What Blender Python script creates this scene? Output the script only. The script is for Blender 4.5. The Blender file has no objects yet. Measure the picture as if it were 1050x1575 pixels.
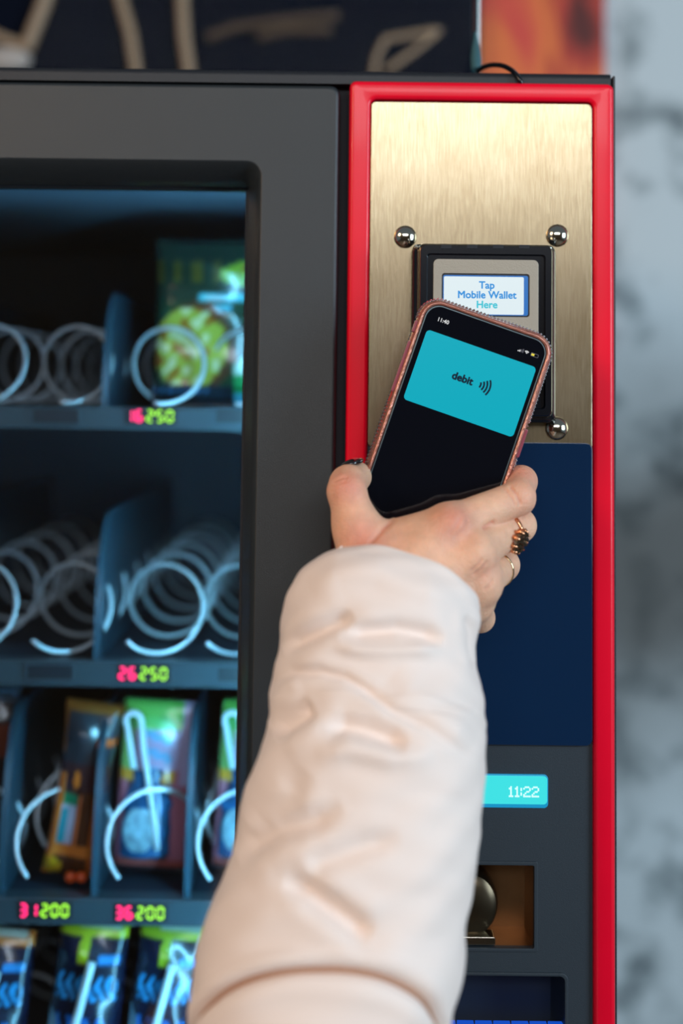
import bpy, bmesh, math, random
import numpy as np
from mathutils import Vector, Matrix
from math import pi, sin, cos, radians

random.seed(4)
S = bpy.context.scene
COL = S.collection

# ------------------------------------------------------------------ camera
F = 2340.0                      # focal length in pixels of a 1050x1575 frame
CAM = Vector((0.0, -0.9, 1.55))
CX, CY = 525.0, 425.0           # principal point (the lens is shifted down)
ROT = Matrix.Rotation(radians(94.5), 3, 'X') @ Matrix.Rotation(radians(0.7), 3, 'Z')
cd = bpy.data.cameras.new('camera')
cd.sensor_fit = 'AUTO'; cd.sensor_width = 36.0
cd.lens = F / 1575.0 * 36.0
cd.shift_y = -(787.5 - CY) / 1575.0
cd.clip_start = 0.02; cd.clip_end = 60
cd.dof.use_dof = True
cd.dof.focus_distance = 0.862
cd.dof.aperture_fstop = cd.lens / 20.0
cam = bpy.data.objects.new('camera', cd)
cam.matrix_world = Matrix.Translation(CAM) @ ROT.to_4x4()
COL.objects.link(cam); S.camera = cam

def at(px, py, y):
    """point at depth y that the photograph shows at pixel (px, py)"""
    d = ROT @ Vector(((px - CX) / F, -(py - CY) / F, -1.0))
    t = (y - CAM.y) / d.y
    return CAM + d * t
def X(px, py, y): return at(px, py, y).x
def Z(px, py, y): return at(px, py, y).z

# ------------------------------------------------------------------ world, lights, exposure
S.view_settings.view_transform = 'Standard'
S.view_settings.look = 'None'
S.view_settings.exposure = 0.0
S.view_settings.gamma = 1.0
S.view_settings.use_curve_mapping = False
W = bpy.data.worlds.new('world'); S.world = W; W.use_nodes = True
bg = W.node_tree.nodes['Background']
bg.inputs[0].default_value = (0.36, 0.44, 0.52, 1); bg.inputs[1].default_value = 0.33

def area(name, loc, target, sx, sy, power, col):
    l = bpy.data.lights.new(name, 'AREA'); l.shape = 'RECTANGLE'; l.size = sx; l.size_y = sy
    l.energy = power; l.color = col
    o = bpy.data.objects.new(name, l); o.location = loc
    o.rotation_euler = (Vector(target) - Vector(loc)).to_track_quat('-Z', 'Y').to_euler()
    COL.objects.link(o); return o
area('warm_lamp', (-1.7, -1.6, 2.35), (0, -0.1, 1.5), 0.6, 0.6, 25, (1.0, 0.70, 0.45))
area('ceiling_lamp', (0.1, -2.3, 2.27), (0.1, 0, 1.6), 1.6, 0.35, 19, (0.94, 0.97, 1.0))
area('window_light', (1.9, -1.3, 1.75), (0.05, -0.1, 1.45), 0.8, 1.0, 42, (0.66, 0.85, 1.0))

# ------------------------------------------------------------------ materials
def lin(c):
    return tuple(((v / 255) / 12.92 if v / 255 <= 0.04045 else (((v / 255) + 0.055) / 1.055) ** 2.4) for v in c) + (1.0,)

def mat(name, rgb, rough=0.5, metal=0.0, emit=None, es=0.0, bump=None, noise=None, trans=0.0, coat=0.0, spec=0.5,
        sss=0.0, attr=None, sheen=0.0, ior=1.5):
    """bump = (scale, strength, (sx,sy,sz)); noise = (scale, amount, (sx,sy,sz))"""
    m = bpy.data.materials.new(name); m.use_nodes = True
    nt = m.node_tree; b = nt.nodes['Principled BSDF']
    b.inputs['Base Color'].default_value = lin(rgb)
    b.inputs['Roughness'].default_value = rough; b.inputs['Metallic'].default_value = metal
    b.inputs['IOR'].default_value = ior
    b.inputs['Specular IOR Level'].default_value = spec
    b.inputs['Transmission Weight'].default_value = trans
    b.inputs['Coat Weight'].default_value = coat; b.inputs['Coat Roughness'].default_value = 0.05
    b.inputs['Subsurface Weight'].default_value = sss
    b.inputs['Subsurface Radius'].default_value = (0.012, 0.005, 0.003)
    b.inputs['Subsurface Scale'].default_value = 1.0
    b.inputs['Sheen Weight'].default_value = sheen
    if emit is not None:
        b.inputs['Emission Color'].default_value = lin(emit); b.inputs['Emission Strength'].default_value = es
    tc = nt.nodes.new('ShaderNodeTexCoord')
    def tex(sc, st, det=4):
        mp = nt.nodes.new('ShaderNodeMapping'); mp.inputs['Scale'].default_value = st
        nt.links.new(tc.outputs['Object'], mp.inputs['Vector'])
        n = nt.nodes.new('ShaderNodeTexNoise'); n.inputs['Scale'].default_value = sc; n.inputs['Detail'].default_value = det
        nt.links.new(mp.outputs[0], n.inputs['Vector']); return n
    src = None
    if attr:
        a = nt.nodes.new('ShaderNodeAttribute'); a.attribute_name = attr; src = a.outputs['Color']
        nt.links.new(src, b.inputs['Base Color'])
    if noise:
        n = tex(noise[0], noise[2])
        mx = nt.nodes.new('ShaderNodeMix'); mx.data_type = 'RGBA'; mx.blend_type = 'MULTIPLY'
        mr = nt.nodes.new('ShaderNodeMapRange'); mr.inputs[1].default_value = 0.3; mr.inputs[2].default_value = 0.7
        mr.inputs[3].default_value = 1 - noise[1]; mr.inputs[4].default_value = 1 + noise[1] * 0.4
        nt.links.new(n.outputs[0], mr.inputs[0])
        mx.inputs[0].default_value = 1.0
        if src: nt.links.new(src, mx.inputs[6])
        else: mx.inputs[6].default_value = lin(rgb)
        nt.links.new(mr.outputs[0], mx.inputs[7]); nt.links.new(mx.outputs[2], b.inputs['Base Color'])
    if bump:
        n = tex(bump[0], bump[2], 6)
        bp = nt.nodes.new('ShaderNodeBump'); bp.inputs['Strength'].default_value = bump[1]; bp.inputs['Distance'].default_value = 0.001
        nt.links.new(n.outputs[0], bp.inputs['Height']); nt.links.new(bp.outputs[0], b.inputs['Normal'])
    return m

M = {}
M['door'] = mat('dark_textured_paint', (32, 38, 42), 0.42, bump=(2200, 0.25, (1, 1, 1)), spec=0.6)
M['cabinet'] = mat('black_paint', (22, 26, 33), 0.5, bump=(700, 0.2, (1, 1, 1)))
M['gap'] = mat('dark_rubber', (20, 24, 32), 0.7)
M['red'] = mat('glossy_red_plastic', (236, 0, 40), 0.32, coat=0.1, spec=0.3, noise=(9, 0.12, (1, 1, 1)))
M['plastic'] = mat('charcoal_plastic', (36, 46, 54), 0.5, bump=(2500, 0.2, (1, 1, 1)))
M['navy'] = mat('navy_glass', (12, 40, 70), 0.12, coat=0.3)
M['black_gloss'] = mat('black_gloss_plastic', (14, 17, 24), 0.16, coat=0.4)
M['face'] = mat('grey_faceplate', (158, 150, 136), 0.5, metal=0.3, bump=(1500, 0.2, (1, 1, 1)))
M['chrome'] = mat('polished_steel', (205, 200, 185), 0.12, metal=1.0)
M['wire'] = mat('steel_wire', (225, 235, 240), 0.34, metal=0.5)
M['lip'] = mat('grey_blue_tray_paint', (62, 76, 84), 0.35, metal=0.3)
M['tray'] = mat('dark_tray', (30, 42, 56), 0.5)
M['inner'] = mat('dark_interior', (96, 108, 124), 0.6)
M['divider'] = mat('tray_divider', (48, 84, 102), 0.35, metal=0.3)
M['slot'] = mat('label_slot', (24, 34, 42), 0.4)
M['led_red'] = mat('red_led', (30, 5, 10), 0.5, emit=(255, 40, 110), es=4.0)
M['led_green'] = mat('green_led', (10, 30, 5), 0.5, emit=(150, 225, 50), es=3.0)
M['strip'] = mat('led_strip', (200, 230, 255), 0.5, emit=(125, 208, 240), es=80)
M['lcd'] = mat('white_lcd', (30, 35, 40), 0.3, emit=(218, 232, 236), es=1.0)
M['lcdedge'] = mat('blue_lcd_edge', (10, 40, 80), 0.3, emit=(20, 110, 190), es=0.8)
M['lcdblack'] = mat('black_lcd_edge', (8, 14, 26), 0.3)
M['text_blue'] = mat('blue_text', (5, 20, 40), 0.6, emit=(28, 140, 214), es=1.0)
M['text_teal'] = mat('teal_text', (5, 30, 40), 0.6, emit=(40, 190, 208), es=1.0)
M['cyan'] = mat('cyan_display', (5, 40, 45), 0.3, emit=(62, 224, 226), es=1.0)
M['cyan_edge'] = mat('cyan_display_edge', (5, 40, 60), 0.3, emit=(20, 150, 200), es=0.9)
M['cyan_text'] = mat('pale_display_text', (100, 120, 120), 0.6, emit=(205, 252, 248), es=1.0)
M['bronze'] = mat('brown_steel', (150, 112, 76), 0.34, metal=0.9, noise=(25, 0.25, (1, 1, 1)))
M['bronze_dark'] = mat('dark_brown_steel', (74, 64, 50), 0.3, metal=0.9)
M['blue_led'] = mat('blue_light_bar', (5, 10, 60), 0.4, emit=(20, 90, 225), es=0.7)
M['screen'] = mat('phone_glass', (9, 12, 20), 0.07, spec=0.5)
M['card'] = mat('card_image', (2, 20, 24), 0.3, emit=(0, 168, 188), es=1.0, spec=0.2)
M['ink'] = mat('dark_ink', (4, 10, 20), 0.6, emit=(12, 26, 44), es=1.0, spec=0.1)
M['status'] = mat('status_text', (60, 60, 60), 0.6, emit=(215, 215, 215), es=1.0)
M['status_dim'] = mat('dim_status', (20, 20, 20), 0.6, emit=(75, 75, 85), es=1.0)
M['yellow'] = mat('yellow_battery', (60, 60, 0), 0.6, emit=(225, 205, 60), es=1.0)
M['case'] = mat('rose_case', (196, 128, 110), 0.14, metal=0.55, coat=0.8, bump=(420, 1.0, (1, 1, 1)))
M['case_pink'] = mat('pink_side_button', (140, 62, 76), 0.3, coat=0.6)
M['gem'] = mat('rhinestone', (235, 228, 232), 0.06, metal=0.9)
M['sleeve'] = mat('pale_pink_padded_cloth', (236, 218, 208), 0.62, sheen=0.25, bump=(2200, 0.12, (1, 1, 1)), sss=0.0)
M['skin'] = mat('skin', (232, 176, 148), 0.45, sss=0.35, attr='tint', bump=(900, 0.6, (1, 1, 1)), noise=(160, 0.10, (1, 1, 1)), spec=0.4)
M['nail'] = mat('black_nail_varnish', (22, 16, 20), 0.12, coat=1.0)
M['gold'] = mat('rose_gold', (224, 160, 120), 0.2, metal=1.0)
M['darkgem'] = mat('dark_faceted_stone', (120, 112, 96), 0.06, metal=0.85)
M['band'] = mat('pale_gold_band', (226, 200, 160), 0.18, metal=1.0)
M['tan'] = mat('tan_reflection', (222, 188, 146), 0.45)
M['white_reflection'] = mat('cream_reflection', (255, 238, 215), 0.6)
M['cable'] = mat('black_cable', (14, 18, 24), 0.25)
M['plug'] = mat('plug_plastic', (60, 96, 104), 0.25)
M['edge'] = mat('aluminium_edge', (110, 124, 130), 0.3, metal=0.8)
M['black_board'] = mat('black_board', (22, 28, 42), 0.9, spec=0.1)
M['tan_dim'] = mat('dim_tan_reflection', (120, 98, 74), 0.5)
M['print'] = mat('printed_film', (255, 255, 255), 0.25, attr='tint', coat=0.5)
M['straw'] = mat('pale_straw', (214, 236, 242), 0.35)
M['floor'] = mat('floor_tile', (112, 98, 84), 0.5, noise=(3, 0.2, (1, 1, 1)))
M['room'] = mat('room_plaster', (150, 120, 88), 0.8, noise=(2, 0.15, (1, 1, 1)))

def steel_mat():
    m = bpy.data.materials.new('brushed_steel'); m.use_nodes = True
    nt = m.node_tree; b = nt.nodes['Principled BSDF']
    b.inputs['Metallic'].default_value = 1.0; b.inputs['Roughness'].default_value = 0.27
    tc = nt.nodes.new('ShaderNodeTexCoord')
    mp = nt.nodes.new('ShaderNodeMapping'); mp.inputs['Scale'].default_value = (1, 1, 0.035)
    n = nt.nodes.new('ShaderNodeTexNoise'); n.inputs['Scale'].default_value = 2800; n.inputs['Detail'].default_value = 3
    nt.links.new(tc.outputs['Object'], mp.inputs[0]); nt.links.new(mp.outputs[0], n.inputs['Vector'])
    n2 = nt.nodes.new('ShaderNodeTexNoise'); n2.inputs['Scale'].default_value = 30; n2.inputs['Detail'].default_value = 5
    nt.links.new(tc.outputs['Object'], n2.inputs['Vector'])
    cr = nt.nodes.new('ShaderNodeValToRGB')
    cr.color_ramp.elements[0].position = 0.3; cr.color_ramp.elements[0].color = lin((142, 124, 96))
    cr.color_ramp.elements[1].position = 0.72; cr.color_ramp.elements[1].color = lin((174, 160, 134))
    ad = nt.nodes.new('ShaderNodeMath'); ad.operation = 'MULTIPLY_ADD'; ad.inputs[1].default_value = 0.35
    sc = nt.nodes.new('ShaderNodeMath'); sc.operation = 'MULTIPLY'; sc.inputs[1].default_value = 0.65
    nt.links.new(n.outputs[0], sc.inputs[0]); nt.links.new(n2.outputs[0], ad.inputs[0]); nt.links.new(sc.outputs[0], ad.inputs[2])
    nt.links.new(ad.outputs[0], cr.inputs[0]); nt.links.new(cr.outputs[0], b.inputs['Base Color'])
    bp = nt.nodes.new('ShaderNodeBump'); bp.inputs['Strength'].default_value = 0.12; bp.inputs['Distance'].default_value = 0.0004
    nt.links.new(n.outputs[0], bp.inputs['Height']); nt.links.new(bp.outputs[0], b.inputs['Normal'])
    return m
M['steel'] = steel_mat()

def ramp_noise_mat(name, stops, scale, rough, stretch=(1, 1, 1), rot=0.0, dist=0.0, low=None, bump=0.0):
    m = bpy.data.materials.new(name); m.use_nodes = True
    nt = m.node_tree; b = nt.nodes['Principled BSDF']; b.inputs['Roughness'].default_value = rough
    tc = nt.nodes.new('ShaderNodeTexCoord'); mp = nt.nodes.new('ShaderNodeMapping')
    mp.inputs['Scale'].default_value = stretch; mp.inputs['Rotation'].default_value = (0, rot, 0)
    n = nt.nodes.new('ShaderNodeTexNoise'); n.inputs['Scale'].default_value = scale; n.inputs['Detail'].default_value = 5
    n.inputs['Distortion'].default_value = dist
    nt.links.new(tc.outputs['Object'], mp.inputs[0]); nt.links.new(mp.outputs[0], n.inputs['Vector'])
    cr = nt.nodes.new('ShaderNodeValToRGB'); el = cr.color_ramp.elements
    while len(el) < len(stops): el.new(0.5)
    for e, (p, c) in zip(el, stops): e.position = p; e.color = lin(c)
    nt.links.new(n.outputs[0], cr.inputs[0])
    out = cr.outputs[0]
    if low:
        # a broad darker band across the wall with a ragged outline
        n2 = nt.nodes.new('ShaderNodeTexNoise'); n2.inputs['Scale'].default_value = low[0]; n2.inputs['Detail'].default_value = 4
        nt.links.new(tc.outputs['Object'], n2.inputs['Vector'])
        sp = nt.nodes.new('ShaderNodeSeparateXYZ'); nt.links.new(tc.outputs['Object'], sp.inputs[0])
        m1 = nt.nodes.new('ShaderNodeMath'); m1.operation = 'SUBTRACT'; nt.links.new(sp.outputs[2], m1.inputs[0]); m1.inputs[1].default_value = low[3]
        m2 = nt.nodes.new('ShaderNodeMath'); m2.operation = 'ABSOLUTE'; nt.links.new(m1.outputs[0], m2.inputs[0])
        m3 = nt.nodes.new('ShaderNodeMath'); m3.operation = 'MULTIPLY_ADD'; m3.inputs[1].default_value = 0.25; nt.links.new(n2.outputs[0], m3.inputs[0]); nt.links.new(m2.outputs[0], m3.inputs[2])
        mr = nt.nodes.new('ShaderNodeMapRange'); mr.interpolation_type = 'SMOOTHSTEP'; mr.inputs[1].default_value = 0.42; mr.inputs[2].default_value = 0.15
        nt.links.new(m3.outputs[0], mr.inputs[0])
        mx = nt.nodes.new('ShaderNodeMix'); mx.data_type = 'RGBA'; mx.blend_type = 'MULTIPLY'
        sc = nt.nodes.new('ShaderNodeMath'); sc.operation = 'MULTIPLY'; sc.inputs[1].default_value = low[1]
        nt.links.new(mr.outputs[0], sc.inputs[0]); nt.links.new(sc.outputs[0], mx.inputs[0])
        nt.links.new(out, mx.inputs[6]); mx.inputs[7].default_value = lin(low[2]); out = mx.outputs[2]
    nt.links.new(out, b.inputs['Base Color'])
    return m
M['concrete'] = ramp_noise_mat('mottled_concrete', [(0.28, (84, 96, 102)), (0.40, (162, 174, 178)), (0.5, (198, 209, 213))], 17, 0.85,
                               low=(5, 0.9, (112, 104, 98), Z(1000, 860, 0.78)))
M['rust'] = ramp_noise_mat('rust_red_print', [(0.32, (90, 26, 22)), (0.44, (190, 60, 44)), (0.54, (240, 124, 60)), (0.68, (222, 72, 62))], 14, 0.6,
                           stretch=(1.0, 1.0, 0.35), rot=radians(28), dist=0.6)

def glass_mat(name, tint, gl=1.0, rough=0.03):
    m = bpy.data.materials.new(name); m.use_nodes = True
    nt = m.node_tree; nt.nodes.remove(nt.nodes['Principled BSDF'])
    t = nt.nodes.new('ShaderNodeBsdfTransparent'); t.inputs[0].default_value = tint
    g = nt.nodes.new('ShaderNodeBsdfGlossy'); g.inputs['Roughness'].default_value = rough
    fr = nt.nodes.new('ShaderNodeFresnel'); fr.inputs[0].default_value = 1.5
    mx = nt.nodes.new('ShaderNodeMixShader')
    ml = nt.nodes.new('ShaderNodeMath'); ml.operation = 'MULTIPLY'; ml.inputs[1].default_value = gl; nt.links.new(fr.outputs[0], ml.inputs[0]); nt.links.new(ml.outputs[0], mx.inputs[0]); nt.links.new(t.outputs[0], mx.inputs[1]); nt.links.new(g.outputs[0], mx.inputs[2])
    nt.links.new(mx.outputs[0], nt.nodes['Material Output'].inputs[0])
    return m
M['glass'] = glass_mat('window_glass', (0.94, 0.97, 1, 1), gl=1.4)
M['tinted'] = glass_mat('tinted_glass', (0.75, 0.76, 0.8, 1), gl=0.012)

# ------------------------------------------------------------------ mesh helpers
OFF = {}
def root(name, loc, label, cat, group=None, roty=0.0):
    o = bpy.data.objects.new(name, None); o.location = loc; o.empty_display_size = 0.05
    o.rotation_euler = (0, roty, 0); COL.objects.link(o)
    o['label'] = label; o['category'] = cat
    if group: o['group'] = group
    OFF[o.name] = Vector(loc) if roty == 0.0 else Vector((0, 0, 0))
    return o

def mk(name, verts, faces, m, parent=None, smooth=True, angle=35, label=None, kind=None, cols=None, midx=None):
    me = bpy.data.meshes.new(name)
    me.from_pydata([tuple(v) for v in verts], [], [tuple(int(i) for i in f) for f in faces])
    ms = m if isinstance(m, (list, tuple)) else [m]
    for q in ms: me.materials.append(q)
    if midx is not None: me.polygons.foreach_set('material_index', midx)
    if cols is not None:
        a = me.color_attributes.new('tint', 'FLOAT_COLOR', 'POINT')
        a.data.foreach_set('color', np.asarray(cols, dtype=np.float32).ravel())
    bm = bmesh.new(); bm.from_mesh(me); bmesh.ops.recalc_face_normals(bm, faces=bm.faces); bm.to_mesh(me); bm.free()
    if smooth:
        me.shade_smooth()
        if angle < 180: me.set_sharp_from_angle(angle=radians(angle))
    o = bpy.data.objects.new(name, me); COL.objects.link(o)
    if smooth and angle < 180:
        wn = o.modifiers.new('weighted_normal', 'WEIGHTED_NORMAL'); wn.keep_sharp = True; wn.weight = 100
    if parent is not None:
        o.parent = parent
        if parent.type == 'EMPTY': o.location = -OFF[parent.name]
    if label: o['label'] = label
    if kind: o['kind'] = kind
    return o

class B:
    """collects shapes of one part"""
    def __init__(s): s.v = []; s.f = []; s.m = []
    def add(s, v, f, mi=0):
        n = len(s.v); s.v += [tuple(p) for p in v]; s.f += [tuple(i + n for i in q) for q in f]; s.m += [mi] * len(f); return s
    def box(s, x0, x1, y0, y1, z0, z1, mi=0):
        v = [(x, y, z) for x in (x0, x1) for y in (y0, y1) for z in (z0, z1)]
        return s.add(v, [(0, 1, 3, 2), (4, 6, 7, 5), (0, 4, 5, 1), (2, 3, 7, 6), (0, 2, 6, 4), (1, 5, 7, 3)], mi)
    def rings(s, rs, cap0=True, cap1=True, mi=0):
        """bridge closed rings with equal counts"""
        n = len(rs[0]); v = [p for r in rs for p in r]; f = []
        for k in range(len(rs) - 1):
            for i in range(n):
                j = (i + 1) % n; f.append((k * n + i, k * n + j, (k + 1) * n + j, (k + 1) * n + i))
        if cap0: f.append(tuple(range(n)))
        if cap1: f.append(tuple(range((len(rs) - 1) * n, len(rs) * n)))
        return s.add(v, f, mi)
    def tube(s, pts, r, n=8, mi=0):
        P = [Vector(p) for p in pts]; rr = r if isinstance(r, (list, tuple)) else [r] * len(P)
        t0 = (P[1] - P[0]).normalized(); u = t0.orthogonal().normalized(); rs = []
        for i, p in enumerate(P):
            t = (P[min(i + 1, len(P) - 1)] - P[max(i - 1, 0)]).normalized()
            u = (u - t * u.dot(t)).normalized(); w = t.cross(u)
            rs.append([p + (u * cos(2 * pi * k / n) + w * sin(2 * pi * k / n)) * rr[i] for k in range(n)])
        return s.rings(rs, mi=mi)
    def ball(s, c, r, n=8, mi=0, sc=(1, 1, 1)):
        rs = []
        for i in range(1, n):
            a = pi * i / n
            rs.append([(c[0] + r * sc[0] * sin(a) * cos(2 * pi * k / (2 * n)), c[1] + r * sc[1] * sin(a) * sin(2 * pi * k / (2 * n)), c[2] + r * sc[2] * cos(a)) for k in range(2 * n)])
        return s.rings(rs, mi=mi)
    def out(s, name, m, parent=None, **k):
        return mk(name, s.v, s.f, m, parent, midx=s.m, **k)

def rr(x0, x1, z0, z1, r, y, n=6):
    """rounded rectangle ring in the plane y"""
    r = max(min(r, (x1 - x0) / 2 - 1e-5, (z1 - z0) / 2 - 1e-5), 1e-5); p = []
    for cx, cz, a0 in ((x1 - r, z1 - r, 0), (x0 + r, z1 - r, 90), (x0 + r, z0 + r, 180), (x1 - r, z0 + r, 270)):
        for k in range(n + 1):
            a = radians(a0 + 90 * k / n); p.append((cx + r * cos(a), y, cz + r * sin(a)))
    return p
def slab(b, x0, x1, z0, z1, y0, y1, r=0.002, bev=0.0008, mi=0, n=6):
    """rounded slab, front face at y0 (towards the viewer) with a bevelled edge"""
    rs = [rr(x0 + bev, x1 - bev, z0 + bev, z1 - bev, r - bev, y0, n),
          rr(x0 + bev * .3, x1 - bev * .3, z0 + bev * .3, z1 - bev * .3, r - bev * .3, y0 + bev * .3, n),
          rr(x0, x1, z0, z1, r, y0 + bev, n), rr(x0, x1, z0, z1, r, y1, n)]
    return b.rings(rs, mi=mi)
def frame(b, O, I, y0, y1, ro, ri, bev=0.001, mi=0, n=6):
    """rounded frame between outer rect O and inner rect I (x0,x1,z0,z1)"""
    def q(R, d, r, y): return rr(R[0] + d, R[1] - d, R[2] + d, R[3] - d, max(r - d, 1e-4), y, n)
    rs = [q(O, 0, ro, y1), q(O, 0, ro, y0 + bev), q(O, bev * .3, ro, y0 + bev * .3), q(O, bev, ro, y0),
          q(I, -bev, ri, y0), q(I, -bev * .3, ri, y0 + bev * .3), q(I, 0, ri, y0 + bev), q(I, 0, ri, y1)]
    rs.append(rs[0])
    return b.rings(rs, cap0=False, cap1=False, mi=mi)

def text(body, name, size, m, parent, loc, bold=0.0, align='CENTER', ext=0.00015, sx=1.0, roty=0.0, space=1.0):
    c = bpy.data.curves.new(name, 'FONT'); c.body = body; c.size = size; c.extrude = ext
    c.align_x = align; c.align_y = 'CENTER'; c.space_character = space; c.resolution_u = 4
    t = bpy.data.objects.new('tmp', c); COL.objects.link(t)
    bpy.context.view_layer.update()
    me = bpy.data.meshes.new_from_object(t.evaluated_get(bpy.context.evaluated_depsgraph_get()))
    bpy.data.objects.remove(t)
    me.transform(Matrix.Rotation(roty, 4, 'Y') @ Matrix.Rotation(pi / 2, 4, 'X') @ Matrix.Diagonal((sx, 1, 1, 1)))
    me.transform(Matrix.Translation(loc))
    if bold:                                   # heavier strokes: overlapping copies of the glyphs
        V0 = [v.co.copy() for v in me.vertices]; P0 = [tuple(p.vertices) for p in me.polygons]; V1 = []; P1 = []
        for q in range(8):
            a = 2 * pi * q / 8; n0 = len(V1)
            d_ = Matrix.Rotation(roty, 3, 'Y') @ Vector((bold * cos(a), -1e-6 * q, bold * sin(a)))
            V1 += [tuple(v + d_) for v in V0]; P1 += [tuple(i + n0 for i in p) for p in P0]
        me = bpy.data.meshes.new(name); me.from_pydata(V1, [], P1)
    me.materials.clear(); me.materials.append(m)
    o = bpy.data.objects.new(name, me); COL.objects.link(o); o.parent = parent
    if parent.type == 'EMPTY': o.location = -OFF[parent.name]
    return o

def structure(o): o['kind'] = 'structure'; return o

# ------------------------------------------------------------------ the room
YW = 0.78
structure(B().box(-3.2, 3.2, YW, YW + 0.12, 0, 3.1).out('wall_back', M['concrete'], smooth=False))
structure(B().box(-3.2, 3.2, -4.1, YW + 0.12, -0.1, 0).out('floor', M['floor'], smooth=False))
structure(B().box(-3.2, 3.2, -4.22, -4.1, 0, 3.1).out('wall_front', M['room'], smooth=False))

# ------------------------------------------------------------------ vending machine
xr = X(946, 700, 0); ztop = Z(525, 112, 0.01)
xl = xr - 0.98
vm = root('vending_machine', ((xl + xr) / 2, 0.36, 0), 'dark snack vending machine with red bordered payment panel and lit glass front', 'vending machine')

gx0, gx1 = X(516, 700, 0), X(531, 700, 0)          # gap between the door and the payment panel
# window opening (the clear glass)
wx1 = X(375, 700, 0.03); wz1 = Z(200, 287, 0.03); wx0 = xl + 0.05; wz0 = 0.62
ox1 = X(398, 600, -0.002); oz1 = Z(200, 243, -0.002)
b = B()
zt_door = Z(200, 127, 0)
D = 0.002
def R4(x0, x1, z0, z1, r, y): return rr(x0, x1, z0, z1, r, y, 8)
dx0, dx1, dz0, dz1 = xl + 0.004, gx0, 0.12, zt_door
rs = [R4(dx0, dx1, dz0, dz1, 0.006, 0.05), R4(dx0, dx1, dz0, dz1, 0.006, 0.003), R4(dx0 + .001, dx1 - .001, dz0 + .001, dz1 - .001, 0.005, 0.0008), R4(dx0 + .003, dx1 - .003, dz0 + .003, dz1 - .003, 0.004, 0.0),
      R4(xl + 0.03, ox1, 0.6, oz1, 0.010, 0.0), R4(xl + 0.031, ox1 - 0.0012, 0.601, oz1 - 0.0012, 0.009, 0.0006),
      R4(xl + 0.033, ox1 - 0.004, 0.603, oz1 - 0.004, 0.007, 0.0045), R4(xl + 0.037, ox1 - 0.0065, 0.607, oz1 - 0.011, 0.004, 0.016),
      R4(wx0, wx1, wz0, wz1, 0.001, 0.028), R4(wx0, wx1, wz0, wz1, 0.001, 0.05)]
rs.append(rs[0]); b.rings(rs, False, False)
b.out('door_frame', M['door'], vm, angle=50)
# thin bright seam on the door edge
# inner gasket
b = B(); frame(b, (wx0 - .006, wx1 + .006, wz0 - .006, wz1 + .006), (wx0 + .002, wx1 - .0015, wz0 + .002, wz1 - .0015), 0.029, 0.038, .002, .001, .0005)
b.out('window_gasket', M['gap'], vm)
B().box(wx0, wx1, 0.032, 0.037, wz0, wz1).out('glass_pane', M['glass'], vm, smooth=False)

# cabinet carcass: sides, top, bottom, back
b = B()
b.box(xl, xl + 0.02, 0.05, 0.72, 0.06, ztop - .004); b.box(xr - 0.004, xr - 0.0005, 0.05, 0.72, 0.06, ztop - .004)
b.box(xl + .0005, xr - .0045, 0.0505, 0.72, ztop - 0.022, ztop - .0042); b.box(xl + .0005, xr - .0045, 0.051, 0.719, 0.0605, 0.1)
b.box(xl + .0005, xr - .0045, 0.70, 0.7195, 0.1, ztop - 0.022)
b.out('cabinet', M['cabinet'], vm, smooth=False)
# rounded top cap running along the front
b = B(); cz = Z(525, 117, 0.01)
prof = [(0.006 + .0 * cos(a), 0) for a in (0,)]
n = 10; ring0 = []; ring1 = []
for k in range(n + 1):
    a = pi * k / n * 0.5
    ring0.append((0.006 - 0.004 * sin(a) + 0.0, ztop - 0.004 + 0.004 * cos(a)))
pts = [(0.052, ztop)] + ring0 + [(0.002, zt_door + 0.0012), (0.052, zt_door + 0.0012)]
b.rings([[(x, p[0], p[1]) for p in pts] for x in (xl, X(940, 118, 0))])
b.out('top_cap', M['cabinet'], vm, angle=60)
# right side trim post
b = B(); slab(b, X(943, 400, 0), xr + 0.0006, 0.06, Z(945, 116, 0) , 0.001, 0.052, .0012, .0006)
b.out('side_trim', M['cabinet'], vm)
b = B(); b.box(gx0 - 0.002, gx1 + 0.004, 0.012, 0.05, 0.12, zt_door + 0.001); b.out('gap_seal', M['gap'], vm, smooth=False)
for x_ in (xl + 0.05, xr - 0.12):
    for y_ in (0.08, 0.6): B().box(x_, x_ + .07, y_, y_ + .06, 0.0, 0.0605).out('foot', M['gap'], vm, smooth=False)
b = B(); b.box(xl + .001, xr - .001, 0.02, 0.0505, 0.06, 0.119); b.out('kick_plate', M['cabinet'], vm, smooth=False)

# red surround
rx0, rx1 = gx1, X(943.5, 700, 0); rz1 = Z(740, 128, 0)
ix0, ix1 = X(566, 600, 0), X(910, 600, 0); iz1 = Z(740, 157, 0)
b = B(); frame(b, (rx0, rx1, 0.12, rz1), (ix0, ix1, 0.15, iz1), -0.004, 0.05, .004, .003, .0028)
b.out('red_surround', M['red'], vm, label='glossy red plastic border', angle=60)
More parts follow.
